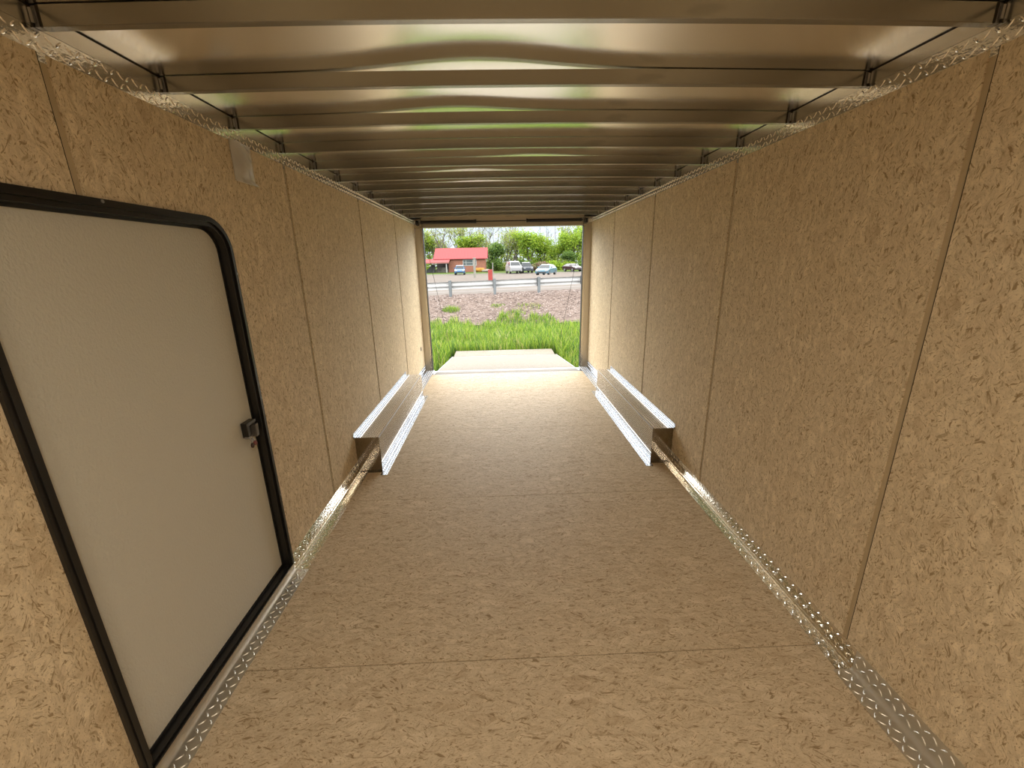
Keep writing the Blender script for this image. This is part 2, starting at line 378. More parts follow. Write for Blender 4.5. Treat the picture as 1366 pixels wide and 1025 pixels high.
# upper tread strip, smooth rail, dark seam under the roof
for side in (-1, 1):
    x = XL if side < 0 else XR; d = side
    tn += 1; tag(lugs(MB().box((x+d*.001, YB, TP-.02), (x+d*.045, YF, PT)), (x+d*.001, YB, TP), (0, 1, 0), (0, 0, 1), (-d, 0, 0), YF-YB, PT-TP, .026).build('trim_%d' % tn, M['tread']), kind='structure')
    tn += 1; tag(MB().box((x+d*.0, YB, PT+.0005), (x+d*.045, YF, RT-.0015)).build('trim_%d' % tn, M['rail']), kind='structure')
    tn += 1; tag(MB().box((x-d*.0, YB, RT-.003), (x+d*.045, YF, RT+.001)).build('trim_%d' % tn, M['gap']), kind='structure')
# roof sheet: crowned, lifted off a few crossbars
def crown(x): u = (x-(XL+XR)/2)/((XR-XL)/2); return CROWN*(1-u*u)
LIFT = {1: (-.06, .42, .015), 2: (-.17, .33, .009), 4: (.25, .3, .006), 5: (-.17, .3, .007), 6: (-.1, .3, .005)}
def roofz(x, y):
    z = RT+.0012+crown(x)
    for k, (cx, w, a) in LIFT.items():
        yy = RY+k*RS+.01
        z += a*math.exp(-((x-cx)/w)**2*1.4)*math.exp(-((y-yy)/.20)**2)
    # slight oil-canning between crossbars
    ph = ((y-RY)/RS) % 1.0
    z += .0004*math.sin(math.pi*ph)**2*(1+.6*math.sin(x*2.3+int((y-RY)/RS)*2.1))*min(1, (x-XL)/.15, (XR-x)/.15)
    return z
def build_roof():
    nx, ny = 64, 420; xs = np.linspace(XL-.04, XR+.04, nx); ys = np.linspace(YB, YF+.08, ny); vs = []; fs = []
    for y in ys:
        for x in xs: vs.append((x, y, roofz(min(max(x, XL), XR), y)))
    for j in range(ny-1):
        for i in range(nx-1): a = j*nx+i; fs.append((a, a+nx, a+nx+1, a+1))
    o = MB().add(vs, fs).build('ceiling', M['roof'], smooth=True)
    if o.data.polygons[0].normal.z > 0: o.data.flip_normals()
    md = o.modifiers.new('thickness', 'SOLIDIFY'); md.thickness = .003; md.offset = -1
    tag(o, kind='structure'); return o
build_roof()
# ---------------------------------------------------------------- roof crossbars
def make_rib():
    root = empty('roof_crossbar', (0, 0, PT))
    mb = MB(); n = 28; x0, x1 = XL+.016, XR-.016; vs = []; fs = []; w = .0254
    h = RT-PT-.001
    for i in range(n+1):
        x = x0+(x1-x0)*i/n; c = crown(x)
        for dy, dz in ((0, .0018), (.0018, 0), (w-.0018, 0), (w, .0018), (w, h), (0, h)): vs.append((x, dy, dz+c))
    for i in range(n):
        for k in range(6): fs.append((i*6+k, i*6+(k+1) % 6, (i+1)*6+(k+1) % 6, (i+1)*6+k))
    fs += [tuple(range(6)), tuple(range(n*6, n*6+6))]
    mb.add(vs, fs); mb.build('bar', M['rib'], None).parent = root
    for s, x in ((1, XL), (-1, XR)):
        c = MB().box((x+s*.001, .003, .001), (x+s*.016, w-.003, h)); c.box((x+s*.0015, -.004, .008), (x+s*.009, .002, h-.006))
        c.build('end_clip', M['steel'], None).parent = root
        b = MB().box((x+s*.0165, -.0012, .0005), (x+s*.0225, .0015, h)); b.box((x+s*.0005, -.0012, .0005), (x+s*.004, .0015, h))
        b.build('weld_bead', M['gap'], None).parent = root
    return root
words = ['first', 'second', 'third', 'fourth', 'fifth', 'sixth', 'seventh', 'eighth', 'ninth', 'tenth', 'eleventh', 'twelfth']
rib0 = make_rib()
for i in range(12):
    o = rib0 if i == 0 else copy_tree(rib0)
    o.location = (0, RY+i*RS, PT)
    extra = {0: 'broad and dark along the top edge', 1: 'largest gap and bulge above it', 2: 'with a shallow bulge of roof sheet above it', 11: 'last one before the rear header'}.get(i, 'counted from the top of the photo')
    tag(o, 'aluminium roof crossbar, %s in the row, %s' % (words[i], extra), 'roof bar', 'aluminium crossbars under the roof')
# ---------------------------------------------------------------- rear frame
for side, xa, xb in ((-1, XL, -1.005), (1, 1.21, XR)):
    p = MB().box((xa, YF, -.12), (xb, YF+.085, RT)).build('rear_post', M['postmetal'], bevel=.002)
    inner = xb if side < 0 else xa; s = 1 if side < 0 else -1
    MB().box((inner, YF-.004, .02), (inner-s*.028, YF-.0005, RT-.06)).build('tread_strip', M['tread_fine'], p)
    MB().box((xa, YF-.006, 1.99), (xb, YF-.0008, RT-.03)).build('corner_plate', M['tread_fine'], p)
    MB().box((inner-.0005*s, YF-.003, .0), (inner+s*.006, YF+.07, RT-.14)).build('door_seal', M['rubber'], p)
    tag(p, '%s aluminium post at the %s side of the open rear doorway' % (('brownish', 'left') if side < 0 else ('brown satin', 'right')), 'post', 'posts of the rear doorway')
hd = MB().box((XL, YF, 2.048), (XR, YF+.085, RT+.012)).box((-1.005, YF-.012, 1.998), (1.21, YF+.085, 2.048)).build('rear_header', M['postmetal'], bevel=.002)
tag(hd, 'aluminium header beam across the top of the open rear doorway', 'header')
sp_ = empty('spring_assembly', (0, YF-.045, 2.073))
tag(sp_, 'black door springs and shaft mounted along the rear header', 'springs')
MB().tube([(-1.0, YF-.045, 2.068), (1.2, YF-.045, 2.068)], .007, 10).build('shaft', M['spring'], sp_, smooth=True)
for a, b in ((-.99, -.28), (.43, 1.15)):
    pts = []; turns = 60
    mb = MB()
    for k in range(turns):
        x = a+(b-a)*k/turns
        mb.tube([(x, YF-.045, 2.068), (x+(b-a)/turns*.55, YF-.045, 2.068)], [.021, .021], 12)
    mb.tube([(a, YF-.045, 2.068), (b, YF-.045, 2.068)], .018, 12)
    mb.build('coil_spring', M['spring'], sp_, smooth=False)
    for x in (a-.006, b+.006): MB().tube([(x-.012, YF-.045, 2.068), (x+.012, YF-.045, 2.068)], .024, 14).build('winding_cone', M['spring'], sp_)
for x in (-1.03, -.265, .415, 1.19):
    MB().box((x-.004, YF-.06, 2.045), (x+.004, YF, 2.10)).build('bracket', M['steel'], sp_)
for x in (-1.06, 1.235): MB().tube([(x-.016, YF-.045, 2.06), (x+.016, YF-.045, 2.06)], .032, 16).build('cable_drum', M['spring'], sp_)
# rear sill between floor end and posts
tag(MB().box((XL, YS-.003, -.12), (XR, YF+.085, -.035)).build('trim_20', M['steel']), kind='structure')
tn += 1; tag(MB().box((-.945, YS-.006, -.03), (1.15, YS+.001, .0015)).build('trim_21', M['steel']), kind='structure')
# ---------------------------------------------------------------- ramp
RA = R_(6.57)
def rampz(y): return -math.tan(RA)*(y-5.826)-.002
rmp = empty('ramp_door', (0, 5.826, 0))
tag(rmp, 'open wooden ramp door sloping down from the trailer floor into the grass', 'ramp')
Y1, Y2 = 8.34, 8.82
mb = MB().prism([(5.828, rampz(5.828)), (Y1, rampz(Y1)), (Y1, rampz(Y1)-.05), (5.828, rampz(5.828)-.05)], lambda a, b: (-.945, a, b), lambda a, b: (1.152, a, b))
mb.build('ramp_deck', M['osb_ramp'], rmp)
for x0, x1 in ((-.955, -.945), (1.152, 1.162)):
    MB().prism([(5.835, rampz(5.835)+.003), (Y1, rampz(Y1)+.003), (Y1, rampz(Y1)-.055), (5.835, rampz(5.835)-.055)], lambda a, b: (x0, a, b), lambda a, b: (x1, a, b)).build('edge_rail', M['steel'], rmp)
zf = rampz(Y1)
fp = MB().prism([(Y1+.01, zf+.006), (Y2, zf+.018), (Y2, zf+.002), (Y1+.01, zf-.012)], lambda a, b: (-.925, a, b), lambda a, b: (1.125, a, b)).build('ramp_flap', M['osb_ramp'], rmp)
MB().tube([(-.92, Y1+.004, zf-.004), (1.12, Y1+.004, zf-.004)], .007, 8).build('flap_hinge', M['steel'], rmp)
MB().tube([(-.93, 5.826, -.008), (1.14, 5.826, -.008)], .007, 8).build('ramp_hinge', M['steel'], rmp)
for s, xa, xb in ((-1, -1.0, -.955), (1, 1.205, 1.162)):
    c = MB().tube([(xa, YF-.04, 2.04), (xb, Y1-.08, rampz(Y1-.08))], .0028, 6).build('ramp_cable', M['spring'])
    tag(c, 'thin steel cable hanging along the %s edge of the doorway down to the ramp' % ('left' if s < 0 else 'right'), 'cable', 'lift cables of the ramp door')
# ---------------------------------------------------------------- wheel boxes
def wheel_box(side):
    x = XL if side < 0 else XR; s = -side; wd = .180 if side < 0 else .160; y0, y1, h = 2.94, 4.78, .281
    r = empty('wheel_box', (x+s*wd/2, y0, 0))
    def X(a): return x+s*(a+.001)
    tp_ = MB().box((X(0), y0+.002, h-.003), (X(wd), y1, h)); lugs(tp_, (X(.04), y0, h), (0, 1, 0), (s, 0, 0), (0, 0, 1), y1-y0, wd-.045, .0165); tp_.build('top_panel', M['tread_fine'], r)
    sd_ = MB().box((X(wd-.003), y0+.002, 0), (X(wd), y1, h-.003)); lugs(sd_, (X(wd), y0, .08), (0, 1, 0), (0, 0, 1), (s, 0, 0), y1-y0, h-.09, .0165); sd_.build('side_panel', M['tread_fine'], r)
    MB().box((X(0), y0-.001, 0), (X(wd), y0+.002, h)).box((X(0), y0-.022, 0.0), (X(wd), y0-.001, .003)).build('end_plate', M['smoothplate'], r)
    MB().box((X(0), y1-.003, 0), (X(wd-.003), y1, h-.003)).build('rear_plate', M['smoothplate'], r)
    MB().box((X(wd-.004), y0, h-.004), (X(wd+.0012), y1, h+.0012)).build('edge_bead', M['steel'], r)
    # L trims: wall to top, side to floor
    wf_ = MB().box((X(.0), y0-.03, h), (X(.003), y1+.01, h+.042)).box((X(.0), y0-.002, h), (X(.040), y1+.006, h+.003)); lugs(wf_, (X(.003), y0-.03, h+.003), (0, 1, 0), (0, 0, 1), (s, 0, 0), y1-y0+.04, .038, .0165); lugs(wf_, (X(.004), y0, h+.003), (0, 1, 0), (s, 0, 0), (0, 0, 1), y1-y0, .036, .0165); wf_.build('wall_flange', M['tread_bright'], r)
    ff_ = MB().prism([(wd, .003), (wd+.003, .003), (wd+.003, .078), (wd, .078)], lambda a, b: (X(a), y0-.004, b), lambda a, b: (X(a), y1+.02, b)).box((X(wd), y0-.07, 0), (X(wd+.052), y1+.05, .003)); lugs(ff_, (X(wd+.003), y0, .006), (0, 1, 0), (0, 0, 1), (s, 0, 0), y1-y0, .070, .0165); lugs(ff_, (X(wd+.004), y0-.07, .003), (0, 1, 0), (s, 0, 0), (0, 0, 1), y1-y0+.12, .048, .0165); ff_.build('floor_flange', M['tread_bright'], r)
    tag(r, 'tread plate wheel box along the %s wall with bright flanges' % ('left' if side < 0 else 'right'), 'wheel box', 'wheel boxes in front of the ramp')
wheel_box(-1); wheel_box(1)
# ---------------------------------------------------------------- side door
dr = empty('door_1', (XL, (DY0+DY1)/2, DZ0)); tag(dr, kind='structure')
FO = .034
def ring_frame(name, g0, g1, r0, r1, x0, x1, mat, bottom0=.046, bottom1=.062):
    a = door_ring(g0, r0, bottom0); b = door_ring(g1, r1, bottom1); n = len(a); vs = []; fs = []
    for rr, xx in ((a, x0), (a, x1), (b, x1), (b, x0)): vs += [(xx, p[0], p[1]) for p in rr]
    for L_ in range(4):
        for i in range(n): fs.append((L_*n+i, L_*n+(i+1) % n, ((L_+1) % 4)*n+(i+1) % n, ((L_+1) % 4)*n+i))
    o = MB().add(vs, fs).build(name, mat, dr); return o
ring_frame('door_frame', FO, .016, DR+.034, DR+.016, XL-.003, XL+.010, M['black'], .050, .058)
ring_frame('door_frame_bead', .022, .012, DR+.022, DR+.012, XL+.008, XL+.014, M['black'], .053, .058)
ring_frame('door_jamb', .017, -.002, DR+.017, DR-.002, XL-.040, XL+.006, M['black'], .054, .064)
ring_frame('door_seal', .001, -.012, DR, DR-.012, XL-.040, XL-.024, M['rubber'], .062, .076)
mb = MB(); mb.prism(door_ring(-.006, DR-.006, DZ0+.006), lambda a, b: (XL-.028, a, b), lambda a, b: (XL-.043, a, b)); mb.build('door_slab', M['door'], dr)
MB().box((XL-.03, DY0-.03, .003), (XL-.001, DY1+.03, .046)).box((XL-.001, DY0-.03, .037), (XL+.008, DY1+.03, .048)).build('threshold', brushed('bronze_threshold', (.62, .54, .44), .40, (30, 3, 30), .9), dr)
for (yy, zz) in ((DY1+.027, 1.50), (DY1+.027, .95), (DY1+.027, .45), (1.3, DZ1+.027)):
    MB().tube([(XL+.009, yy, zz), (XL+.0125, yy, zz)], .005, 10).build('screw', M['steel'], dr)
# latch: mounting plate, recessed paddle
ly, lz = 1.765, .835; xs = XL-.028
K = .78
lt = MB().box((xs, ly-.042*K, lz-.040*K), (xs+.010, ly+.045*K, lz+.050*K)).build('latch', M['black'], dr, bevel=.004)
MB().prism([(-.050*K, -.03*K), (-.050*K, .050*K), (.044*K, .050*K), (.044*K, .030*K), (-.024*K, .030*K), (-.024*K, -.03*K)], lambda a, b: (xs+.009, ly+a, lz+b), lambda a, b: (xs+.030, ly+a, lz+b)).build('latch_housing', M['black'], lt, bevel=.003)
MB().prism([(.012*K, -.050*K), (.040*K, -.050*K), (.046*K, .022*K), (.016*K, .022*K)], lambda a, b: (xs+.009, ly+a, lz+b), lambda a, b: (xs+.036, ly+a, lz+b)).build('paddle', simple('dark_grey_plastic', (.085, .078, .068), .35), lt, bevel=.003)
MB().tube([(xs+.009, ly-.036*K, lz-.034*K), (xs+.026, ly-.036*K, lz-.034*K)], .009, 16).build('lock_cylinder', M['steel'], lt)
kr = empty('key_ring', (xs+.034, ly-.028, lz-.027))
ring = [(xs+.029+.003*math.sin(t), ly-.022+.010*math.cos(t), lz-.032+.011*math.sin(t)) for t in np.linspace(0, 2*math.pi, 22)]
MB().tube(ring, .0012, 6, False).build('ring', M['steel'], kr, smooth=True)
def key(dy, ang, mat, mat2, nm):
    c, s = math.cos(ang), math.sin(ang)
    def T(a, b, x): return (xs+x, ly-.022+dy+a*c+b*s, lz-.036-b*c+a*s)
    blade = [(-.0032, -.002), (.0032, -.002), (.0032, .022), (-.0032, .022)]
    head = [(.0095*math.cos(t), .030+.0120*math.sin(t)) for t in np.linspace(0, 2*math.pi, 15)[:-1]]
    MB().prism(head, lambda a, b: T(a, b, .028), lambda a, b: T(a, b, .0335)).build('key_head', mat, kr)
    MB().prism(blade, lambda a, b: T(a, b, .0295), lambda a, b: T(a, b, .032)).build('key_blade', mat2, kr)
RED = simple('dark_red_plastic', (.16, .012, .008), .4)
key(.006, .42, RED, M['steel'], 'a'); key(-.004, .02, simple('dull_brown_key', (.06, .025, .018), .4, .3), M['steel'], 'b')
tag(kr, 'small ring of keys with a dark red tag hanging from the black door latch', 'keys')
# ---------------------------------------------------------------- clear plastic pouch on the left wall
def pouch():
    mt = newmat('clear_plastic_film', (.80, .80, .78), .16, 0, .6); t = mt.node_tree; b = t.nodes['Principled BSDF']
    b.inputs['Transmission Weight'].default_value = .0; b.inputs['Alpha'].default_value = .55; b.inputs['Base Color'].default_value = (.82, .80, .76, 1)
    c = N(t, 'ShaderNodeTexCoord').outputs['Object']; n = noise(t, c, 28, 3); bump(t, mt, n.outputs[0], .5, .006)
    root = empty('plastic_pouch', (XL+.01, 2.065, 1.965))
    rnd = random.Random(3); ny, nz_ = 22, 22
    def sheet(off, amp):
        vs = []; fs = []
        for j in range(nz_+1):
            for i in range(ny+1):
                u, v = i/ny, j/nz_; y = 1.992+u*.152; z = 1.885+v*.158-.006*u*(1-v)
                x = XL+.003+off+amp*math.sin(math.pi*u)*(.25+math.sin(math.pi*min(1, (1-v)*1.05)**.8))+.004*math.sin(u*9+v*5)*math.sin(v*13+u*3)*(u*(1-u)*4)
                if v < .06: x += .010*u
                vs.append((x, y, z))
        for j in range(nz_):
            for i in range(ny): a = j*(ny+1)+i; fs.append((a, a+1, a+ny+2, a+ny+1))
        return vs, fs
    MB().add(*sheet(.0, .004)).build('back_film', mt, root, smooth=True)
    MB().add(*sheet(.004, .020)).build('front_film', mt, root, smooth=True)
    w = MB(); w.tube([(XL+.004, 1.992, 1.883), (XL+.01, 2.07, 1.882), (XL+.02, 2.146, 1.880)], .0016, 6); fe_ = newmat('film_edge', (.75, .73, .66), .25); w.build('welded_edge', fe_, root, smooth=True)
    MB().tube([(XL+.004, 1.992, 2.043), (XL+.006, 2.146, 2.043)], .002, 6).build('welded_edge', fe_, root, smooth=True)
    w = MB().box((XL+.003, 2.02, 1.93), (XL+.0055, 2.12, 1.995)).build('folded_papers', simple('grey_paper', (.30, .28, .25), .7, 0, .2, 30), root)
    tag(root, 'clear crumpled plastic pouch hanging high on the left wall above the door', 'pouch')
pouch()
g = MB().prism([(.013*math.cos(t), .028*math.sin(t)) for t in np.linspace(0, 2*math.pi, 19)[:-1]], lambda a, b: (XL, 5.849+a*2.2, .375+b), lambda a, b: (XL+.004, 5.849+a*2.2, .375+b)).build('wall_grommet', M['rubber'])
tag(g, 'small black oval grommet low on the left wall near the rear post', 'grommet')
# fill lamps added on the ceiling behind the camera, unseen, to lift the interior
for i, (x, y) in enumerate(((.1, -.22), (.1, -1.3))):
    d = empty('added_fill_lamp', (x, y, PT)); tag(d, '%s added fill lamp on the ceiling, unseen behind the camera' % ('nearer' if i == 0 else 'farther'), 'lamp', 'added fill lamps out of view')
    MB().box((x-.16, y-.08, PT+.002), (x+.16, y+.08, RT-.002)).build('fill_lamp_base', simple('white_plastic', (.8, .8, .8), .4), d, bevel=.004)
    l = lamp('added_fill_light', (x, y, PT-.004), FILL_W, .30, .14, (1.0, .90, .76)); l.parent = d; l.matrix_parent_inverse = Matrix.Translation((-x, -y, -PT))
# ================================================================ OUTSIDE
OUTK[0] = .345
GY = [5, 6, 8.6, 10, 12.3, 14, 15.6, 17.4, 19, 43, 57, 72, 84, 160]
GZ = [-.62, -.58, -.36, -.60, -.86, -.72, -.36, .14, .20, .20, -.20, -.22, -.05, .3]
def gz(x, y):
    z = float(np.interp(y, GY, GZ)); k = min(1, max(0, (y-14)/4))*min(1, max(0, (60-y)/30)); return z+.022*(x+2)*k
def strip(name, y0, y1, x0, x1, mat, nx, ny, rough=0.0, lift=0.0, label=None, seed=1, thick=.3):
    rn = np.random.RandomState(seed); vs = []; fs = []
    for j in range(ny+1):
        y = y0+(y1-y0)*j/ny
        for i in range(nx+1):
            x = x0+(x1-x0)*i/nx; vs.append((x, y, gz(x, y)+lift+(rn.rand()-.5)*rough))
    for j in range(ny):
        for i in range(nx): a = j*(nx+1)+i; fs.append((a, a+1, a+nx+2, a+nx+1))
    o = MB().add(vs, fs).build(name, mat, smooth=rough == 0); tag(o, kind='structure')
    if o.data.polygons[0].normal.z < 0: o.data.flip_normals()
    return o
def ground_mat(name, c1, c2, c3, scale, bstr=.4):
    c1, c2, c3 = (tuple(x*OUTK[0] for x in c) for c in (c1, c2, c3))
    mt = newmat(name, c1, .9, 0, .1); t = mt.node_tree; b = t.nodes['Principled BSDF']; c = N(t, 'ShaderNodeTexCoord').outputs['Object']
    n = noise(t, c, scale, 6, .7); n2 = noise(t, c, scale*.08, 3)
    col = ramp(t, n.outputs[0], [(.32, c2), (.5, c1), (.68, c3)]); col = mix(t, math_(t, 'MULTIPLY', n2.outputs[0], .5), col, c2)
    t.links.new(col, b.inputs['Base Color']); bump(t, mt, n.outputs[0], bstr, .03); return mt
M['soil'] = ground_mat('grassy_soil', (.030, .050, .012), (.018, .030, .008), (.05, .08, .02), 9)
M['gravel'] = ground_mat('gravel', (.36, .275, .235), (.20, .15, .13), (.50, .41, .36), 6)
M['asphalt'] = ground_mat('pale_asphalt', (.29, .25, .22), (.25, .22, .195), (.33, .29, .26), 3, .1)
M['lot'] = ground_mat('dusty_lot', (.27, .225, .19), (.21, .18, .155), (.32, .27, .235), 1.2, .1)
M['lawn'] = ground_mat('lawn', (.13, .20, .03), (.09, .15, .02), (.20, .25, .04), 1.5, .2)
strip('ditch_ground', 5.0, 15.2, -16, 16, M['soil'], 60, 40, .04, label='x')
strip('gravel_bank', 14.6, 18.8, -16, 16, M['gravel'], 260, 40, .045, lift=.035, seed=3)
strip('road', 18.6, 29, -40, 40, M['asphalt'], 30, 12, 0, lift=.02)
strip('parking_lot', 28.9, 74, -70, 70, M['lot'], 40, 40, 0, lift=.0)
strip('lawn', 73.8, 160, -90, 90, M['lawn'], 40, 30, 0, lift=.02)
strip('road_edge_line', 20.6, 20.78, -40, 40, simple('road_paint', (.36, .35, .33), .7), 30, 1, 0, lift=.027)
# stones on the bank
def stones():
    rn = np.random.RandomState(9); n = 5200; vs = []; fs = []
    base = np.array([(1, 0, 0), (-1, 0, 0), (0, 1, 0), (0, -1, 0), (0, 0, 1), (0, 0, -1)], float)
    tri = [(0, 2, 4), (2, 1, 4), (1, 3, 4), (3, 0, 4), (2, 0, 5), (1, 2, 5), (3, 1, 5), (0, 3, 5)]
    mb = MB()
    for k in range(n):
        y = rn.uniform(15.0, 18.5); x = rn.uniform(-6, 8); s = rn.uniform(.018, .045)
        p = base*(s*rn.uniform(.6, 1.3, (6, 3))); a = rn.uniform(0, 6.28); c, q_ = math.cos(a), math.sin(a)
        p = np.stack([p[:, 0]*c-p[:, 1]*q_, p[:, 0]*q_+p[:, 1]*c, p[:, 2]*.7], 1)+np.array((x, y, gz(x, y)+.04)); mb.mat = rn.randint(3); mb.add(p.tolist(), tri)
    o = mb.build('gravel_stones', [simple('stone_a', (.44, .34, .30), .9), simple('stone_b', (.26, .19, .165), .9), simple('stone_c', (.64, .53, .48), .9)])
    tag(o, 'loose pinkish grey stones covering the bank below the guardrail', 'gravel', kind='stuff')
stones()
def blade_mesh(name, xs, ys, zs, hs, ws, seed, mats, lean=.35):
    """many curved blades as one mesh"""
    rn = np.random.RandomState(seed); n = len(xs); a = rn.uniform(0, 2*np.pi, n); la = rn.uniform(0, 2*np.pi, n); le = rn.uniform(.05, lean, n)*hs
    dx, dy = np.cos(a), np.sin(a); lx, ly_ = np.cos(la)*le, np.sin(la)*le
    V = np.zeros((n, 7, 3)); lv = [(0, 1.0), (.4, .9), (.75, .6)]
    for k, (t, w) in enumerate(lv):
        for s, j in ((-1, 0), (1, 1)):
            V[:, k*2+j, 0] = xs+lx*t*t+s*dx*ws*w*.5; V[:, k*2+j, 1] = ys+ly_*t*t+s*dy*ws*w*.5; V[:, k*2+j, 2] = zs+hs*t
    V[:, 6, 0] = xs+lx*1.25; V[:, 6, 1] = ys+ly_*1.25; V[:, 6, 2] = zs+hs*.97
    off = (np.arange(n)*7)[:, None]
    q1 = off+np.array([0, 1, 3, 2]); q2 = off+np.array([2, 3, 5, 4]); t1 = off+np.array([4, 5, 6])
    loops = np.concatenate([np.concatenate([q1, q2, t1], 1).reshape(-1)])
    ls = (np.arange(n)*11)[:, None]+np.array([0, 4, 8]); tot = np.tile([4, 4, 3], n)
    me = bpy.data.meshes.new(name); me.vertices.add(n*7); me.vertices.foreach_set('co', V.reshape(-1)); me.loops.add(len(loops)); me.loops.foreach_set('vertex_index', loops.astype(np.int32))
    me.polygons.add(n*3); me.polygons.foreach_set('loop_start', ls.reshape(-1).astype(np.int32)); me.polygons.foreach_set('loop_total', tot.astype(np.int32))
    for mm in mats: me.materials.append(mm)
    mi = rn.choice(len(mats), n, p=[.33, .30, .31, .06][:len(mats)] if len(mats) == 4 else None); me.polygons.foreach_set('material_index', np.repeat(mi, 3).astype(np.int32))
    me.update(calc_edges=True); me.validate()
    o = bpy.data.objects.new(name, me); COL.objects.link(o); return o
def leafmat(name, c, tr=.35):
    c = tuple(x*.68 for x in c)
    mt = newmat(name, c, .55, 0, .25); t = mt.node_tree; b = t.nodes['Principled BSDF']; out = t.nodes['Material Output']
    tl = N(t, 'ShaderNodeBsdfTranslucent'); tl.inputs[0].default_value = (min(1, c[0]*1.3), min(1, c[1]*1.25), c[2]*.8, 1); ms = N(t, 'ShaderNodeMixShader'); ms.inputs[0].default_value = tr
    t.links.new(b.outputs[0], ms.inputs[1]); t.links.new(tl.outputs[0], ms.inputs[2]); t.links.new(ms.outputs[0], out.inputs[0]); return mt
GR = [leafmat('grass_green', (.15, .27, .03)), leafmat('grass_bright', (.27, .38, .05)), leafmat('grass_deep', (.06, .14, .025)), leafmat('grass_dry', (.42, .38, .18))]
def grass():
    rn = np.random.RandomState(5); n = 60000
    y = 6.0+9.6*rn.rand(n)**1.15; half = 1.9+.26*y; x = rn.uniform(-1, 1, n)*half+.1
    keep = ~((y < 8.95) & (x > -1.02) & (x < 1.23))
    keep &= ~((y > 14.9+.45*np.sin(x*1.7)+.3*np.sin(x*4.1+1)+.25*np.sin(x*11)))
    x, y = x[keep], y[keep]; z = np.array([gz(a, b) for a, b in zip(x, y)])-.02
    patch = .5+.5*np.sin(x*1.9+1.1*np.sin(y*1.3))*np.sin(y*2.1+x*.6)
    h = (.36+.20*patch)*(.7+.5*rn.rand(len(x))); h *= np.interp(y, [6, 8.7, 9.4, 11, 13, 14.4], [.9, .62, .85, 1.2, 1.1, .55]); w = rn.uniform(.009, .019, len(x))*np.interp(y, [6, 15], [.8, 1.5])
    o = blade_mesh('tall_grass', x, y, z, h, w, 6, GR)
    tag(o, 'tall bright green grass filling the ditch behind the ramp', 'grass', kind='stuff')
grass()
def tuft(x, y, label, n, rad, hh, mats, seed, name='grass_tuft', cat='grass tuft', group='green tufts on the gravel'):
    rn = np.random.RandomState(seed); r = rad*np.sqrt(rn.rand(n)); a = rn.uniform(0, 6.28, n); xs_ = x+r*np.cos(a)*1.6; ys_ = y+r*np.sin(a)
    zs_ = np.array([gz(p, q_) for p, q_ in zip(xs_, ys_)]); h = hh*(.5+.6*rn.rand(n))*(1-.5*(r/rad))
    o = blade_mesh(name, xs_, ys_, zs_, h, rn.uniform(.010, .02, n), seed+1, mats, .6); tag(o, label, cat, group); return o
tuft(-1.78, 16.1, 'leafy green tuft on the gravel near the left post of the doorway', 260, .22, .32, GR[:3], 21)
tuft(-.02, 16.4, 'small low green tuft in the middle of the gravel bank', 150, .20, .16, GR[:3], 22)
tuft(.62, 15.6, 'green tuft at the upper edge of the tall grass, right of centre', 180, .25, .28, GR[:3], 23)
tuft(1.15, 16.2, 'thin yellowish weeds on the gravel right of centre', 160, .35, .24, GR[1:], 24)
DRY = [leafmat('straw', (.50, .38, .20), .15), leafmat('straw_pale', (.62, .50, .30), .15)]
tuft(.12, 10.2, 'dry tan clump of dead stalks standing in the green grass beyond the ramp', 140, .09, .62, DRY, 25, 'dead_stalks', 'dry plant', None)
# ---------------------------------------------------------------- guardrail
def guardrail():
    root = empty('guardrail', (0, 18, gz(0, 18))); gm = simple('galvanised_steel', (1.0, 1.0, 1.0), .5, .2, .12, 2); gm2 = simple('galvanised_post', (.30, .33, .35), .55, .3, .15, 3)
    Y = 18.0
    prof = [(0, .155), (.02, .135), (.07, .11), (.08, .09), (.07, .07), (.005, .035), (0, 0), (.005, -.035), (.07, -.07), (.08, -.09), (.07, -.11), (.02, -.135), (0, -.155)]
    prof = prof+[(a-.006, b) for a, b in prof[::-1]]
    xs_ = np.arange(-14, 14.1, 1.0); mb = MB(); vs = []; fs = []; n = len(prof)
    for x in xs_:
        for a, b in prof: vs.append((x, Y+.20+a, .475+b+gz(x, 18)))
    for i in range(len(xs_)-1):
        for k in range(n): fs.append((i*n+k, i*n+(k+1) % n, (i+1)*n+(k+1) % n, (i+1)*n+k))
    mb.add(vs, fs); mb.build('beam', gm, root)
    for k in range(-6, 7):
        x = -.12+k*1.86; z = gz(x, 18)
        MB().box((x-.055, Y-.07, z-.25), (x+.055, Y-.062, z+.69)).box((x-.055, Y+.062, z-.25), (x+.055, Y+.07, z+.69)).box((x-.004, Y-.063, z-.25), (x+.004, Y+.063, z+.69)).build('post', gm2, root)
        MB().box((x-.075, Y+.071, z+.31), (x+.035, Y+.20, z+.66)).build('block', simple('dark_block', (.10, .11, .12), .7) if k == -6 else bpy.data.materials['dark_block'], root)
    tag(root, 'grey galvanised guardrail with steel posts running along the road', 'guardrail')
guardrail()
zz = gz(-.3, 20)
mk = empty('roadside_marker', (-.30, 20, zz)); tag(mk, 'narrow red marker panel on a thin white stake behind the guardrail', 'marker')
MB().box((-.42, 19.98, zz+.38), (-.22, 20.03, zz+1.0)).build('red_panel', simple('red_plastic', (.55, .04, .025), .5), mk, bevel=.006)
MB().box((-.215, 20.0, zz-.1), (-.175, 20.03, zz+1.3)).build('stake', simple('white_stake', (.45, .42, .38), .6), mk)
z2 = gz(-2.2, 43); bp = empty('white_post', (-2.22, 43, z2)); tag(bp, 'pale square post standing in the lot in front of the brick house', 'post')
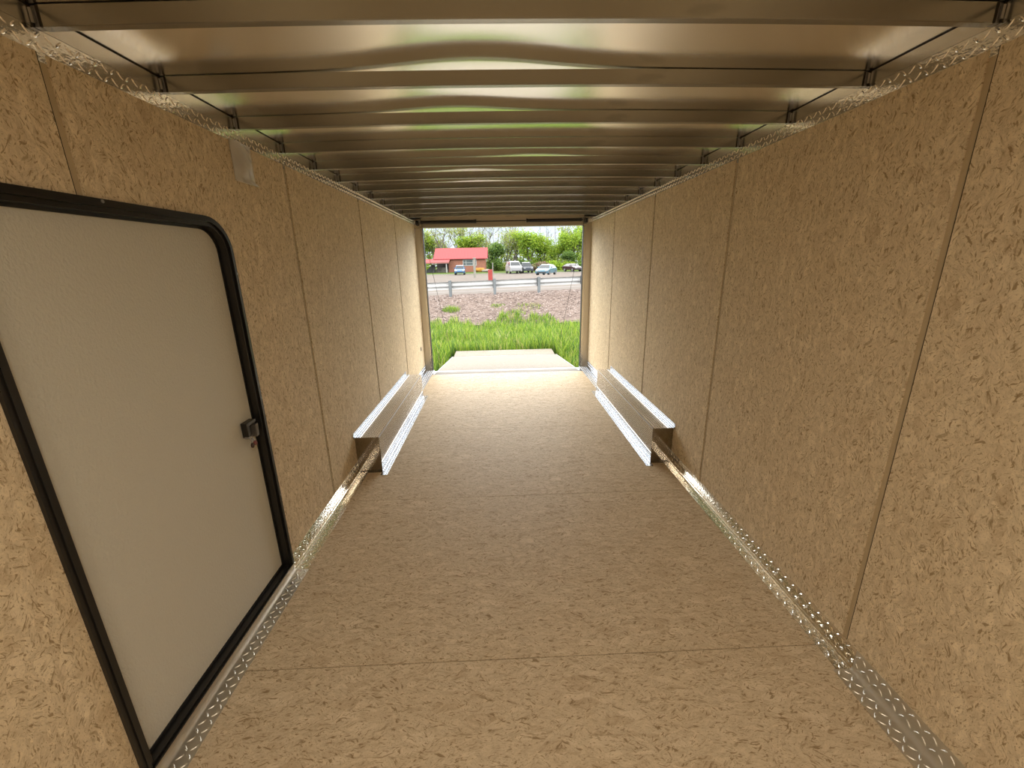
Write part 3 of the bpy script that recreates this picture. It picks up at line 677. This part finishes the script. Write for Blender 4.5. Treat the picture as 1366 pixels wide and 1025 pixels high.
MB().box((-2.33, 42.9, z2-.05), (-2.11, 43.1, z2+1.75)).build('shaft', simple('pale_post', (.42, .40, .34), .7), bp, bevel=.01)
MB().box((-2.36, 42.87, z2+1.75), (-2.08, 43.13, z2+1.85)).build('cap', bpy.data.materials['pale_post'], bp, bevel=.02)
# ---------------------------------------------------------------- house
def brick_mat():
    mt = newmat('red_brick', (.4, .15, .08), .9); t = mt.node_tree; b = t.nodes['Principled BSDF']; c = N(t, 'ShaderNodeTexCoord').outputs['Object']
    s = N(t, 'ShaderNodeSeparateXYZ'); t.links.new(c, s.inputs[0]); cb = N(t, 'ShaderNodeCombineXYZ'); t.links.new(math_(t, 'ADD', s.outputs[0], s.outputs[1]), cb.inputs[0]); t.links.new(s.outputs[2], cb.inputs[1])
    k = N(t, 'ShaderNodeTexBrick'); t.links.new(cb.outputs[0], k.inputs[0]); k.inputs['Scale'].default_value = 2.2
    k.inputs['Color1'].default_value = (.20, .065, .038, 1); k.inputs['Color2'].default_value = (.12, .042, .026, 1); k.inputs['Mortar'].default_value = (.15, .11, .09, 1)
    n = noise(t, c, 2.5, 4); t.links.new(mix(t, math_(t, 'MULTIPLY', n.outputs[0], .55), k.outputs[0], (.18, .075, .035)), b.inputs['Base Color']); return mt
def roof_mat():
    mt = newmat('red_metal_roof', (.5, .05, .05), .85, 0, .08); t = mt.node_tree; b = t.nodes['Principled BSDF']; c = N(t, 'ShaderNodeTexCoord').outputs['Object']
    w = N(t, 'ShaderNodeTexWave', bands_direction='X'); w.inputs['Scale'].default_value = 1.05; t.links.new(c, w.inputs[0])
    t.links.new(ramp(t, w.outputs[1], [(0, (.17, .035, .036)), (.12, (.22, .050, .051)), (1, (.24, .058, .060))]), b.inputs['Base Color']); bump(t, mt, w.outputs[1], .3, .03); return mt
HY = 84.0; HG = gz(-5, 84)
WHITE = simple('white_paint', (.62, .62, .60), .6)
hs = empty('brick_house', (-6, HY, HG)); tag(hs, 'small red brick house with a red metal roof and side carport', 'house')
hx0, hx1, dep, ev = -9.3, -2.2, 7.0, 2.45
mb = MB().box((hx0, HY, HG-.3), (hx1, HY+dep, HG+ev))
mb.prism([(HY, ev+HG), (HY+dep, ev+HG), (HY+dep/2, ev+HG+1.9)], lambda a, b: (hx0+.02, a, b), lambda a, b: (hx1-.02, a, b)); mb.build('brick_walls', brick_mat(), hs)
MB().box((-11.9, HY+2.6, HG-.3), (hx0, HY+dep, HG+ev)).build('side_wing', simple('dark_boards', (.10, .085, .075), .8), hs)
RM = roof_mat(); o_ = .45; rise = 2.0
mb = MB().prism([(HY-o_, ev-.05), (HY+dep/2, ev+rise), (HY+dep+o_, ev-.05), (HY+dep+o_, ev+.06), (HY+dep/2, ev+rise+.12), (HY-o_, ev+.06)], lambda a, b: (-12.1, a, b+HG), lambda a, b: (-1.75, a, b+HG)); mb.build('main_roof', RM, hs)
MB().prism([(HY-2.6, 1.78), (HY+.2, 2.42), (HY+.2, 2.50), (HY-2.6, 1.86)], lambda a, b: (-14.2, a, b+HG), lambda a, b: (-8.95, a, b+HG)).build('carport_roof', RM, hs)
MB().box((-14.2, HY-2.65, HG+1.66), (-8.95, HY-2.58, HG+1.88)).build('carport_fascia', simple('pale_red_fascia', (.42, .16, .13), .6), hs)
for x in (-13.7, -9.45): MB().box((x-.09, HY-2.5, HG-.3), (x+.09, HY-2.32, HG+1.78)).build('carport_post', WHITE, hs)
MB().box((-1.80, HY-o_-.02, HG+ev-.05), (-1.70, HY-o_+.1, HG+ev+.1)).build('gutter_end', WHITE, hs)
win = MB().box((-6.55, HY-.06, HG+1.15), (-3.9, HY-.005, HG+2.30)).build('window', WHITE, hs)
for a, b in ((-6.42, -5.98), (-5.86, -4.66), (-4.54, -4.02)):
    MB().box((a, HY-.08, HG+1.27), (b, HY-.061, HG+2.2)).build('pane', simple('window_glass', (.16, .20, .20), .12, 0, .1, 3) if 'window_glass' not in bpy.data.materials else bpy.data.materials['window_glass'], win)
MB().box((-6.42, HY-.09, HG+1.70), (-4.02, HY-.078, HG+1.76)).build('muntin', WHITE, win)
MB().tube([(-4.4, HY-.3, HG), (-4.4, HY-.3, HG+.35)], .3, 8)
# things round the house
dk = empty('covered_equipment', (-12.4, HY-.9, HG)); tag(dk, 'dark covered machine standing under the carport', 'equipment')
MB().prism([(-1.0, .0), (.6, .0), (.6, 1.35), (.1, 1.5), (-.5, .9), (-1.0, .45)], lambda a, b: (-12.4+a, HY-1.3, HG+b), lambda a, b: (-12.4+a, HY-.3, HG+b)).build('cover', simple('dark_tarp', (.02, .025, .022), .7), dk, bevel=.05)
for x in (-13.0, -12.1): MB().tube([(x, HY-1.42, HG+.16), (x, HY-1.30, HG+.16)], .18, 14).build('wheel', M['rubber'], dk)
tag(MB().prism([(-1.2, 0), (1.2, 0), (1.1, .75), (.3, .95), (-.7, .9), (-1.15, .6)], lambda a, b: (-10.6+a, HY-.2, HG+b), lambda a, b: (-10.6+a, HY+.5, HG+b)).build('junk_pile', simple('mottled_grey', (.24, .22, .18), .8, 0, .5, 2), bevel=.08), 'pale mottled pile stored under the carport beside the dark machine', 'pile')
def blob(name, c, r, mat, seed, sub=3, amp=.25, parent=None):
    bm = bmesh.new(); bmesh.ops.create_icosphere(bm, subdivisions=sub, radius=1); rn = random.Random(seed); ph = [rn.uniform(0, 6) for _ in range(6)]
    for v in bm.verts:
        n = v.co.normalized(); k = 1+amp*(math.sin(n.x*5+ph[0])*math.sin(n.y*4+ph[1])+.5*math.sin(n.z*9+ph[2]+n.x*7))
        v.co = Vector((n.x*r[0]*k, n.y*r[1]*k, n.z*r[2]*k))+Vector(c)
    me = bpy.data.meshes.new(name); bm.to_mesh(me); bm.free(); me.materials.append(mat)
    for p in me.polygons: p.use_smooth = True
    o = bpy.data.objects.new(name, me); COL.objects.link(o)
    if parent: o.parent = parent
    return o
tag(blob('yellow_flowerbed', (-3.35, HY-1.2, HG+.35), (1.05, .5, .42), simple('yellow_orange_bloom', (.62, .30, .02), .8, 0, .4, 3), 3, amp=.15), 'low yellow orange mound against the right end of the brick wall', 'mound')
tag(blob('pale_boulder', (-1.9, HY-3, HG+.22), (.9, .5, .28), simple('pale_stone', (.42, .36, .30), .8), 5, amp=.12), 'pale flat boulder on the lawn right of the brick house', 'boulder')
# ---------------------------------------------------------------- vehicles
def car(name, loc, rz, label, cat, colr, kind='hatch', Ls=4.1, H=1.45, Wd=1.72, lights=True):
    root = empty(name, (0, 0, 0)); paint = simple(label[:10].replace(' ', '_')+'_paint', colr, .22, .15, .05, 2)
    L2 = Ls/2
    if kind == 'van':
        low = [(-L2, .35), (-L2, 1.0), (-L2+.1, 1.12), (-L2+.65, 1.22), (L2-.05, 1.22), (L2, 1.0), (L2, .35)]
        cab = [(-L2+.60, 1.18), (-L2+1.35, H-.08), (-L2+1.7, H), (L2-.25, H), (L2-.08, H-.15), (L2-.04, 1.18)]
        glass = [(-L2+.74, 1.22), (-L2+1.36, H-.16), (-L2+2.3, H-.16), (-L2+2.3, 1.22)]
    elif kind == 'suv':
        low = [(-L2, .35), (-L2, .85), (-L2+.15, .98), (-L2+1.1, 1.06), (L2-.05, 1.06), (L2, .9), (L2, .35)]
        cab = [(-L2+1.0, 1.03), (-L2+1.6, H-.06), (-L2+1.9, H), (L2-.5, H), (L2-.2, H-.12), (L2-.04, 1.03)]
        glass = [(-L2+1.18, 1.07), (-L2+1.68, H-.12), (L2-.45, H-.12), (L2-.25, 1.07)]
    else:
        low = [(-L2, .30), (-L2, .62), (-L2+.12, .74), (-L2+1.0, .92), (L2-.5, .98), (L2-.02, .90), (L2, .55), (L2, .32)]
        cab = [(-L2+.95, .89), (-L2+1.65, H-.06), (-L2+2.0, H), (L2-1.2, H-.02), (L2-.55, H-.22), (L2-.08, .92)]
        glass = [(-L2+1.18, .95), (-L2+1.72, H-.12), (-L2+2.0, H-.08), (L2-1.25, H-.10), (L2-.62, .97)]
    w = Wd/2
    lo = MB().prism(low, lambda a, b: (-w, a, b), lambda a, b: (w, a, b)).build('body', paint, None, bevel=.07); lo.parent = root
    c = MB(); n = len(cab); ins = .10
    def W_(b): return w-.03-(b-cab[0][1])/(H-cab[0][1])*.20
    c.add([(-W_(b), a, b) for a, b in cab]+[(W_(b), a, b) for a, b in cab], [tuple(range(n))[::-1], tuple(range(n, 2*n))]+[(i, (i+1) % n, n+(i+1) % n, n+i) for i in range(n)])
    cb = c.build('cabin', paint, None, bevel=.05); cb.parent = root
    gm = simple('car_glass', (.045, .06, .07), .06) if 'car_glass' not in bpy.data.materials else bpy.data.materials['car_glass']
    for s in (-1, 1):
        g_ = MB(); g_.add([(s*(W_(b)+.004), a, b) for a, b in glass]+[(s*(W_(b)-.02), a, b) for a, b in glass], [tuple(range(len(glass))), tuple(range(len(glass), 2*len(glass)))]+[(i, (i+1) % len(glass), len(glass)+(i+1) % len(glass), len(glass)+i) for i in range(len(glass))])
        g_.build('side_window', gm, None).parent = root
    # windscreen and rear window lie on the sloping cabin faces
    def slab(p, q_, nm):
        (a0, b0), (a1, b1) = p, q_; f0, f1 = .12, .90
        A0, B0 = a0+(a1-a0)*f0, b0+(b1-b0)*f0; A1, B1 = a0+(a1-a0)*f1, b0+(b1-b0)*f1
        nn = Vector((0, b1-b0, -(a1-a0))).normalized()
        if nn.z < 0: nn = -nn
        if nm == 'rear_window' and nn.y < 0: nn = -nn
        vs = []
        for e_ in (.006, -.02):
            for (a, b) in ((A0, B0), (A1, B1)):
                for s in (-1, 1): vs.append((s*(W_(b)-.09), a+nn.y*e_, b+nn.z*e_))
        MB().add(vs, [(0, 1, 3, 2), (4, 6, 7, 5), (0, 2, 6, 4), (1, 5, 7, 3), (0, 4, 5, 1), (2, 3, 7, 6)]).build(nm, gm, None).parent = root
    slab(cab[0], cab[1], 'windscreen'); slab(cab[-1], cab[-2], 'rear_window')
    wr = .32; rim = simple('wheel_rim', (.55, .56, .58), .3, .5) if 'wheel_rim' not in bpy.data.materials else bpy.data.materials['wheel_rim']
    for y in (-L2+.78, L2-.78):
        for s in (-1, 1):
            t_ = MB().tube([(s*(w-.20), y, wr), (s*(w+.015), y, wr)], wr, 18).build('wheel', M['rubber'], None); t_.parent = root
            r_ = MB().tube([(s*(w+.012), y, wr), (s*(w+.03), y, wr)], wr*.62, 14).build('rim', rim, None); r_.parent = t_
    hl = simple('headlamp_glass', (.6, .62, .64), .15) if 'headlamp_glass' not in bpy.data.materials else bpy.data.materials['headlamp_glass']
    tl = simple('tail_lamp', (.35, .02, .02), .25) if 'tail_lamp' not in bpy.data.materials else bpy.data.materials['tail_lamp']
    for s in (-1, 1):
        MB().box((s*(w-.42), -L2-.015, .56 if kind == 'hatch' else .70), (s*(w-.06), -L2+.08, .70 if kind == 'hatch' else .88)).build('headlamp', hl, None, bevel=.01).parent = root
        MB().box((s*(w-.28), L2-.08, .66), (s*(w-.05), L2+.015, .86)).build('tail_lamp', tl, None, bevel=.01).parent = root
    MB().box((-w+.25, -L2-.01, .36), (w-.25, -L2+.05, .50)).build('grille', M['rubber'], None).parent = root
    MB().box((-.26, L2-.02, .48), (.26, L2+.012, .60)).build('number_plate', WHITE, None).parent = root
    for s in (-1, 1): MB().box((s*(w-.02), -L2+1.35, .98 if kind != 'van' else 1.22), (s*(w+.16), -L2+1.45, 1.12 if kind != 'van' else 1.42)).build('mirror', paint, None, bevel=.02).parent = root
    root.location = loc; root.rotation_euler = (0, 0, rz); tag(root, label, cat); return root
BL = (.06, .24, .42)
def cl(x, y): return (x, y, gz(x, y)+.005)
car('hatchback_car', cl(-6.02, 70.5), R_(2), 'small bright blue hatchback parked in front of the brick house', 'car', (.04, .22, .50), 'hatch', 3.6, 1.5, 1.6)
car('passenger_van', cl(2.75, 72), R_(9), 'white van parked left of the grey vehicle on the lot', 'van', (.62, .63, .65), 'van', 4.6, 1.95, 1.95)
car('grey_suv', cl(4.85, 73.5), R_(8), 'dark grey vehicle parked between the white van and the blue sedan', 'car', (.10, .12, .15), 'suv', 4.4, 1.75, 1.75)
car('sedan_car', cl(6.5, 57), R_(-24), 'light blue sedan parked at an angle at the front of the lot', 'car', (.13, .30, .42), 'hatch', 4.2, 1.40, 1.72)
car('parked_car', cl(13.1, 75), R_(25), 'dark maroon car parked farthest right near the doorway post', 'car', (.07, .035, .045), 'hatch', 3.9, 1.38, 1.7)
# ---------------------------------------------------------------- trees
LM = {'bright': [leafmat('leaf_bright', (.24, .37, .03), .4), leafmat('leaf_lime', (.34, .46, .05), .4), leafmat('leaf_mid', (.14, .27, .03), .35)],
      'pale': [leafmat('leaf_pale', (.26, .33, .07), .4), leafmat('leaf_olive', (.18, .26, .06), .35), leafmat('leaf_buff', (.32, .33, .12), .35)],
      'dark': [leafmat('leaf_dark', (.06, .13, .03), .3), leafmat('leaf_moss', (.12, .20, .04), .3), leafmat('leaf_mid2', (.16, .27, .04), .3)]}
BARK = simple('grey_brown_bark', (.15, .12, .095), .9, 0, .3, 3); BARK2 = simple('pale_bark', (.26, .23, .19), .9, 0, .25, 3)
def leaves_obj(name, pts, size, mats, seed, parent):
    rn = np.random.RandomState(seed); n = len(pts); P = np.array(pts)
    a = rn.normal(size=(n, 3)); a /= np.linalg.norm(a, axis=1)[:, None]; b = np.cross(a, rn.normal(size=(n, 3))); b /= np.linalg.norm(b, axis=1)[:, None]
    s = size*rn.uniform(.6, 1.4, (n, 1)); V = np.stack([P-a*s, P-b*s*.55, P+a*s, P+b*s*.55], 1)
    me = bpy.data.meshes.new(name); me.vertices.add(n*4); me.vertices.foreach_set('co', V.reshape(-1)); me.loops.add(n*4); me.loops.foreach_set('vertex_index', np.arange(n*4, dtype=np.int32))
    me.polygons.add(n); me.polygons.foreach_set('loop_start', (np.arange(n)*4).astype(np.int32)); me.polygons.foreach_set('loop_total', np.full(n, 4, dtype=np.int32))
    for mm in mats: me.materials.append(mm)
    me.polygons.foreach_set('material_index', rn.choice(len(mats), n, p=[.45, .3, .25]).astype(np.int32)); me.update(calc_edges=True)
    o = bpy.data.objects.new(name, me); COL.objects.link(o); o.parent = parent; return o
def make_tree(seed, H, spread, nleaf, mats, lsize, bark, low=.15, name='tree'):
    rn = random.Random(seed); root = empty(name); wood = MB(); tips = []
    def grow(p, d, L, r, depth):
        pts = [p]; q_ = p; dd = d
        for k in range(3):
            dd = (dd+Vector((rn.uniform(-.18, .18), rn.uniform(-.18, .18), rn.uniform(-.02, .12)))).normalized(); q_ = q_+dd*L/3; pts.append(q_)
        wood.tube(pts, [r, r*.85, r*.7, r*.55], 5 if depth else 7, cap=False)
        if depth >= 2: tips.extend((pts[1], pts[2], pts[3]))
        if depth == 1: tips.extend((pts[2], pts[3]))
        if depth >= 3: return
        for k in range(4 if depth == 0 else 3):
            t = rn.uniform(.35, 1); s = pts[1+int(t*1.99)]; a = rn.uniform(0, 6.28); el = rn.uniform(.3, .9)
            nd = (dd*.6+Vector((math.cos(a)*el*spread, math.sin(a)*el*spread, .35))).normalized(); grow(s, nd, L*rn.uniform(.5, .72), r*.5, depth+1)
    h0 = H*.36
    nst = rn.choice([1, 2])
    for s in range(nst):
        grow(Vector((rn.uniform(-.4, .4)*s, 0, -.2)), Vector((rn.uniform(-.12, .12), rn.uniform(-.1, .1), 1)), H*.52, .16*H/10, 0)
    # low side branches
    for k in range(7):
        z = H*rn.uniform(low, .6); a = rn.uniform(0, 6.28); grow(Vector((0, 0, z)), Vector((math.cos(a), math.sin(a), .45)).normalized(), H*.2, .03*H/10, 2)
    w = wood.build('trunk', bark, None, smooth=True); w.parent = root
    if nleaf:
        nr = np.random.RandomState(seed); T = np.array([tuple(t) for t in tips]); idx = nr.randint(len(T), size=nleaf); pts = T[idx]+nr.normal(size=(nleaf, 3))*H*.048*np.array([1, 1, .8])
        pts = pts[pts[:, 2] > .2]; leaves_obj('foliage', pts, lsize, mats, seed, root)
    return root
protos = {'bright': make_tree(11, 12, 1.0, 5200, LM['bright'], .20, BARK), 'bright2': make_tree(12, 10, 1.3, 4800, LM['bright'], .19, BARK, .05),
          'pale': make_tree(13, 11, 1.0, 1900, LM['pale'], .17, BARK2), 'pale2': make_tree(14, 13, .8, 1300, LM['pale'], .16, BARK2, .3),
          'bare': make_tree(15, 13, .8, 260, LM['pale'], .15, BARK2, .3), 'dark': make_tree(16, 8, 1.5, 4200, LM['dark'], .2, BARK, .02)}
used = set()
def tree(kind, x, y, s, label, rz=0.0):
    o = protos[kind] if kind not in used else copy_tree(protos[kind]); used.add(kind)
    o.location = (x, y, gz(x, y)); o.scale = (s, s, s); o.rotation_euler = (0, 0, rz); tag(o, label, 'tree', 'trees behind the parking lot'); return o
TL = [('bright2', -17.0, 97, 1.0, 'leafy green tree at the left edge behind the carport'), ('pale', -13.8, 96, 1.0, 'thin pale green tree above the carport roof'),
      ('bare', -11.2, 93, 1.0, 'nearly bare tall tree above the left end of the red roof'), ('pale2', -9.2, 99, 1.0, 'sparse pale tree rising behind the left half of the red roof'),
      ('bare', -7.5, 104, 1.05, 'bare branching tree behind the middle of the red roof'), ('bright', -6.0, 97, .82, 'narrow bright green tree rising above the right half of the red roof'),
      ('pale', -3.2, 98, .9, 'pale olive tree above the right end of the red roof'), ('bare', -1.5, 103, 1.08, 'tall bare forked tree just right of the red roof'),
      ('dark', -.3, 91, .85, 'dark green bushy tree beside the right end of the house'), ('pale', 1.9, 95, .95, 'pale yellow green tree behind the white van'),
      ('bare', 3.3, 101, 1.1, 'tall bare tree between the house and the big bright tree'), ('pale2', 4.6, 96, .72, 'low sparse tree behind the white van roof'),
      ('bright', 7.0, 92, .84, 'big bright lime green tree behind the grey vehicle'), ('bright2', 9.3, 95, .92, 'bright green spreading tree behind the blue sedan'),
      ('bare', 10.6, 99, .78, 'thin bare tree above the blue sedan'), ('bright2', 12.6, 93, .72, 'lower bright green tree left of the maroon car'),
      ('bright', 15.8, 92, .80, 'bright green tree above the maroon car'), ('pale', 17.6, 97, 1.1, 'pale green tall tree beside the right doorway post'),
      ('bright2', 19.5, 94, 1.05, 'leafy green tree cut by the right doorway post'), ('dark', 14.9, 88, .55, 'dark green low tree behind the maroon car'),
      ('dark', -19, 92, .9, 'dark bushy tree hidden at the far left behind the post'), ('pale', -22, 98, 1.1, 'pale tree far left beyond the carport'), ('bright', 23.5, 95, .9, 'bright tree far right beyond the parking lot')]
for i, (k, x, y, s, lb) in enumerate(TL): tree(k, x, y, s, lb, i*1.3)
# undergrowth along the tree line
def bush(x, y, r, h, mats, label, seed, n=900, name='bush', cat='bush'):
    root = empty(name, (x, y, gz(x, y))); nr = np.random.RandomState(seed); d = nr.normal(size=(n, 3)); d /= np.linalg.norm(d, axis=1)[:, None]; q_ = d*nr.uniform(.6, 1, (n, 1))*np.array([r, r*.6, h]); q_[:, 2] = np.abs(q_[:, 2])+.05
    leaves_obj('foliage', q_, .16, mats, seed, root)
    w = MB()
    for k in range(7): a = k*.9+seed; w.tube([(0, 0, -.05), (math.cos(a)*r*.35, math.sin(a)*r*.2, h*.5), (math.cos(a)*r*.7, math.sin(a)*r*.4, h*.85)], [.05, .03, .015], 5)
    w.build('stems', BARK, None).parent = root
    tag(root, label, cat); return root
bush(-.2, 87.5, 1.9, 2.2, LM['dark'], 'rounded dark green bush at the right corner of the brick house', 41, 1300)
bush(8.3, 82, 2.3, 1.7, [leafmat('twig_brown', (.20, .13, .10), .1), leafmat('twig_red', (.26, .17, .13), .1), LM['pale'][1]], 'brown tangled brush behind the grey vehicle', 42, 1500, 'brush_pile')
bush(1.4, 88, 2.5, 1.6, LM['pale'], 'pale undergrowth left of the white van', 43, 1300)
bush(5.5, 90, 3.0, 2.0, LM['dark'], 'dark undergrowth behind the white van and grey vehicle', 44, 1600)
bush(11.0, 86, 2.6, 1.8, LM['bright'], 'bright undergrowth between the blue sedan and the maroon car', 45, 1500)
bush(17.2, 84, 2.5, 1.9, LM['dark'], 'dark undergrowth at the right end of the lot beside the doorway post', 46, 1500)
bush(14.3, 87, 2.2, 1.6, LM['bright'], 'green undergrowth directly behind the maroon car', 47, 1300)
bush(-16.5, 90, 3.0, 2.6, LM['bright'], 'green undergrowth left of the carport', 48, 1700)
# far woodland closing the view
def woods():
    nr = np.random.RandomState(77); n = 9000; x = nr.uniform(-60, 62, n); top = 4.2+1.6*np.sin(x*.35)+1.2*np.sin(x*.9+2); z = nr.rand(n)**.8*top+.1
    y = 112+nr.normal(size=n)*2.5
    root = empty('distant_woods'); leaves_obj('foliage', np.stack([x, y, z], 1), .42, [LM['pale'][0], LM['pale'][1], LM['dark'][1]], 78, root)
    w = MB()
    for k in range(90):
        xx = nr.uniform(-50, 52); yy = nr.uniform(108, 116); hh = nr.uniform(7, 12); lean = nr.uniform(-.8, .8)
        w.tube([(xx, yy, -.3), (xx+lean*.4, yy, hh*.5), (xx+lean, yy, hh)], [.13, .09, .03], 5)
        for j in range(6): a = nr.uniform(-1, 1); t = nr.uniform(.4, .95); w.tube([(xx+lean*t, yy, hh*t), (xx+lean*t+a*1.6, yy, hh*t+1.3)], [.04, .012], 4)
    w.build('trunks', BARK2, None).parent = root
    root['kind'] = 'stuff'; tag(root, 'hazy belt of thin trunks and pale foliage behind all the other trees', 'woodland')
woods()
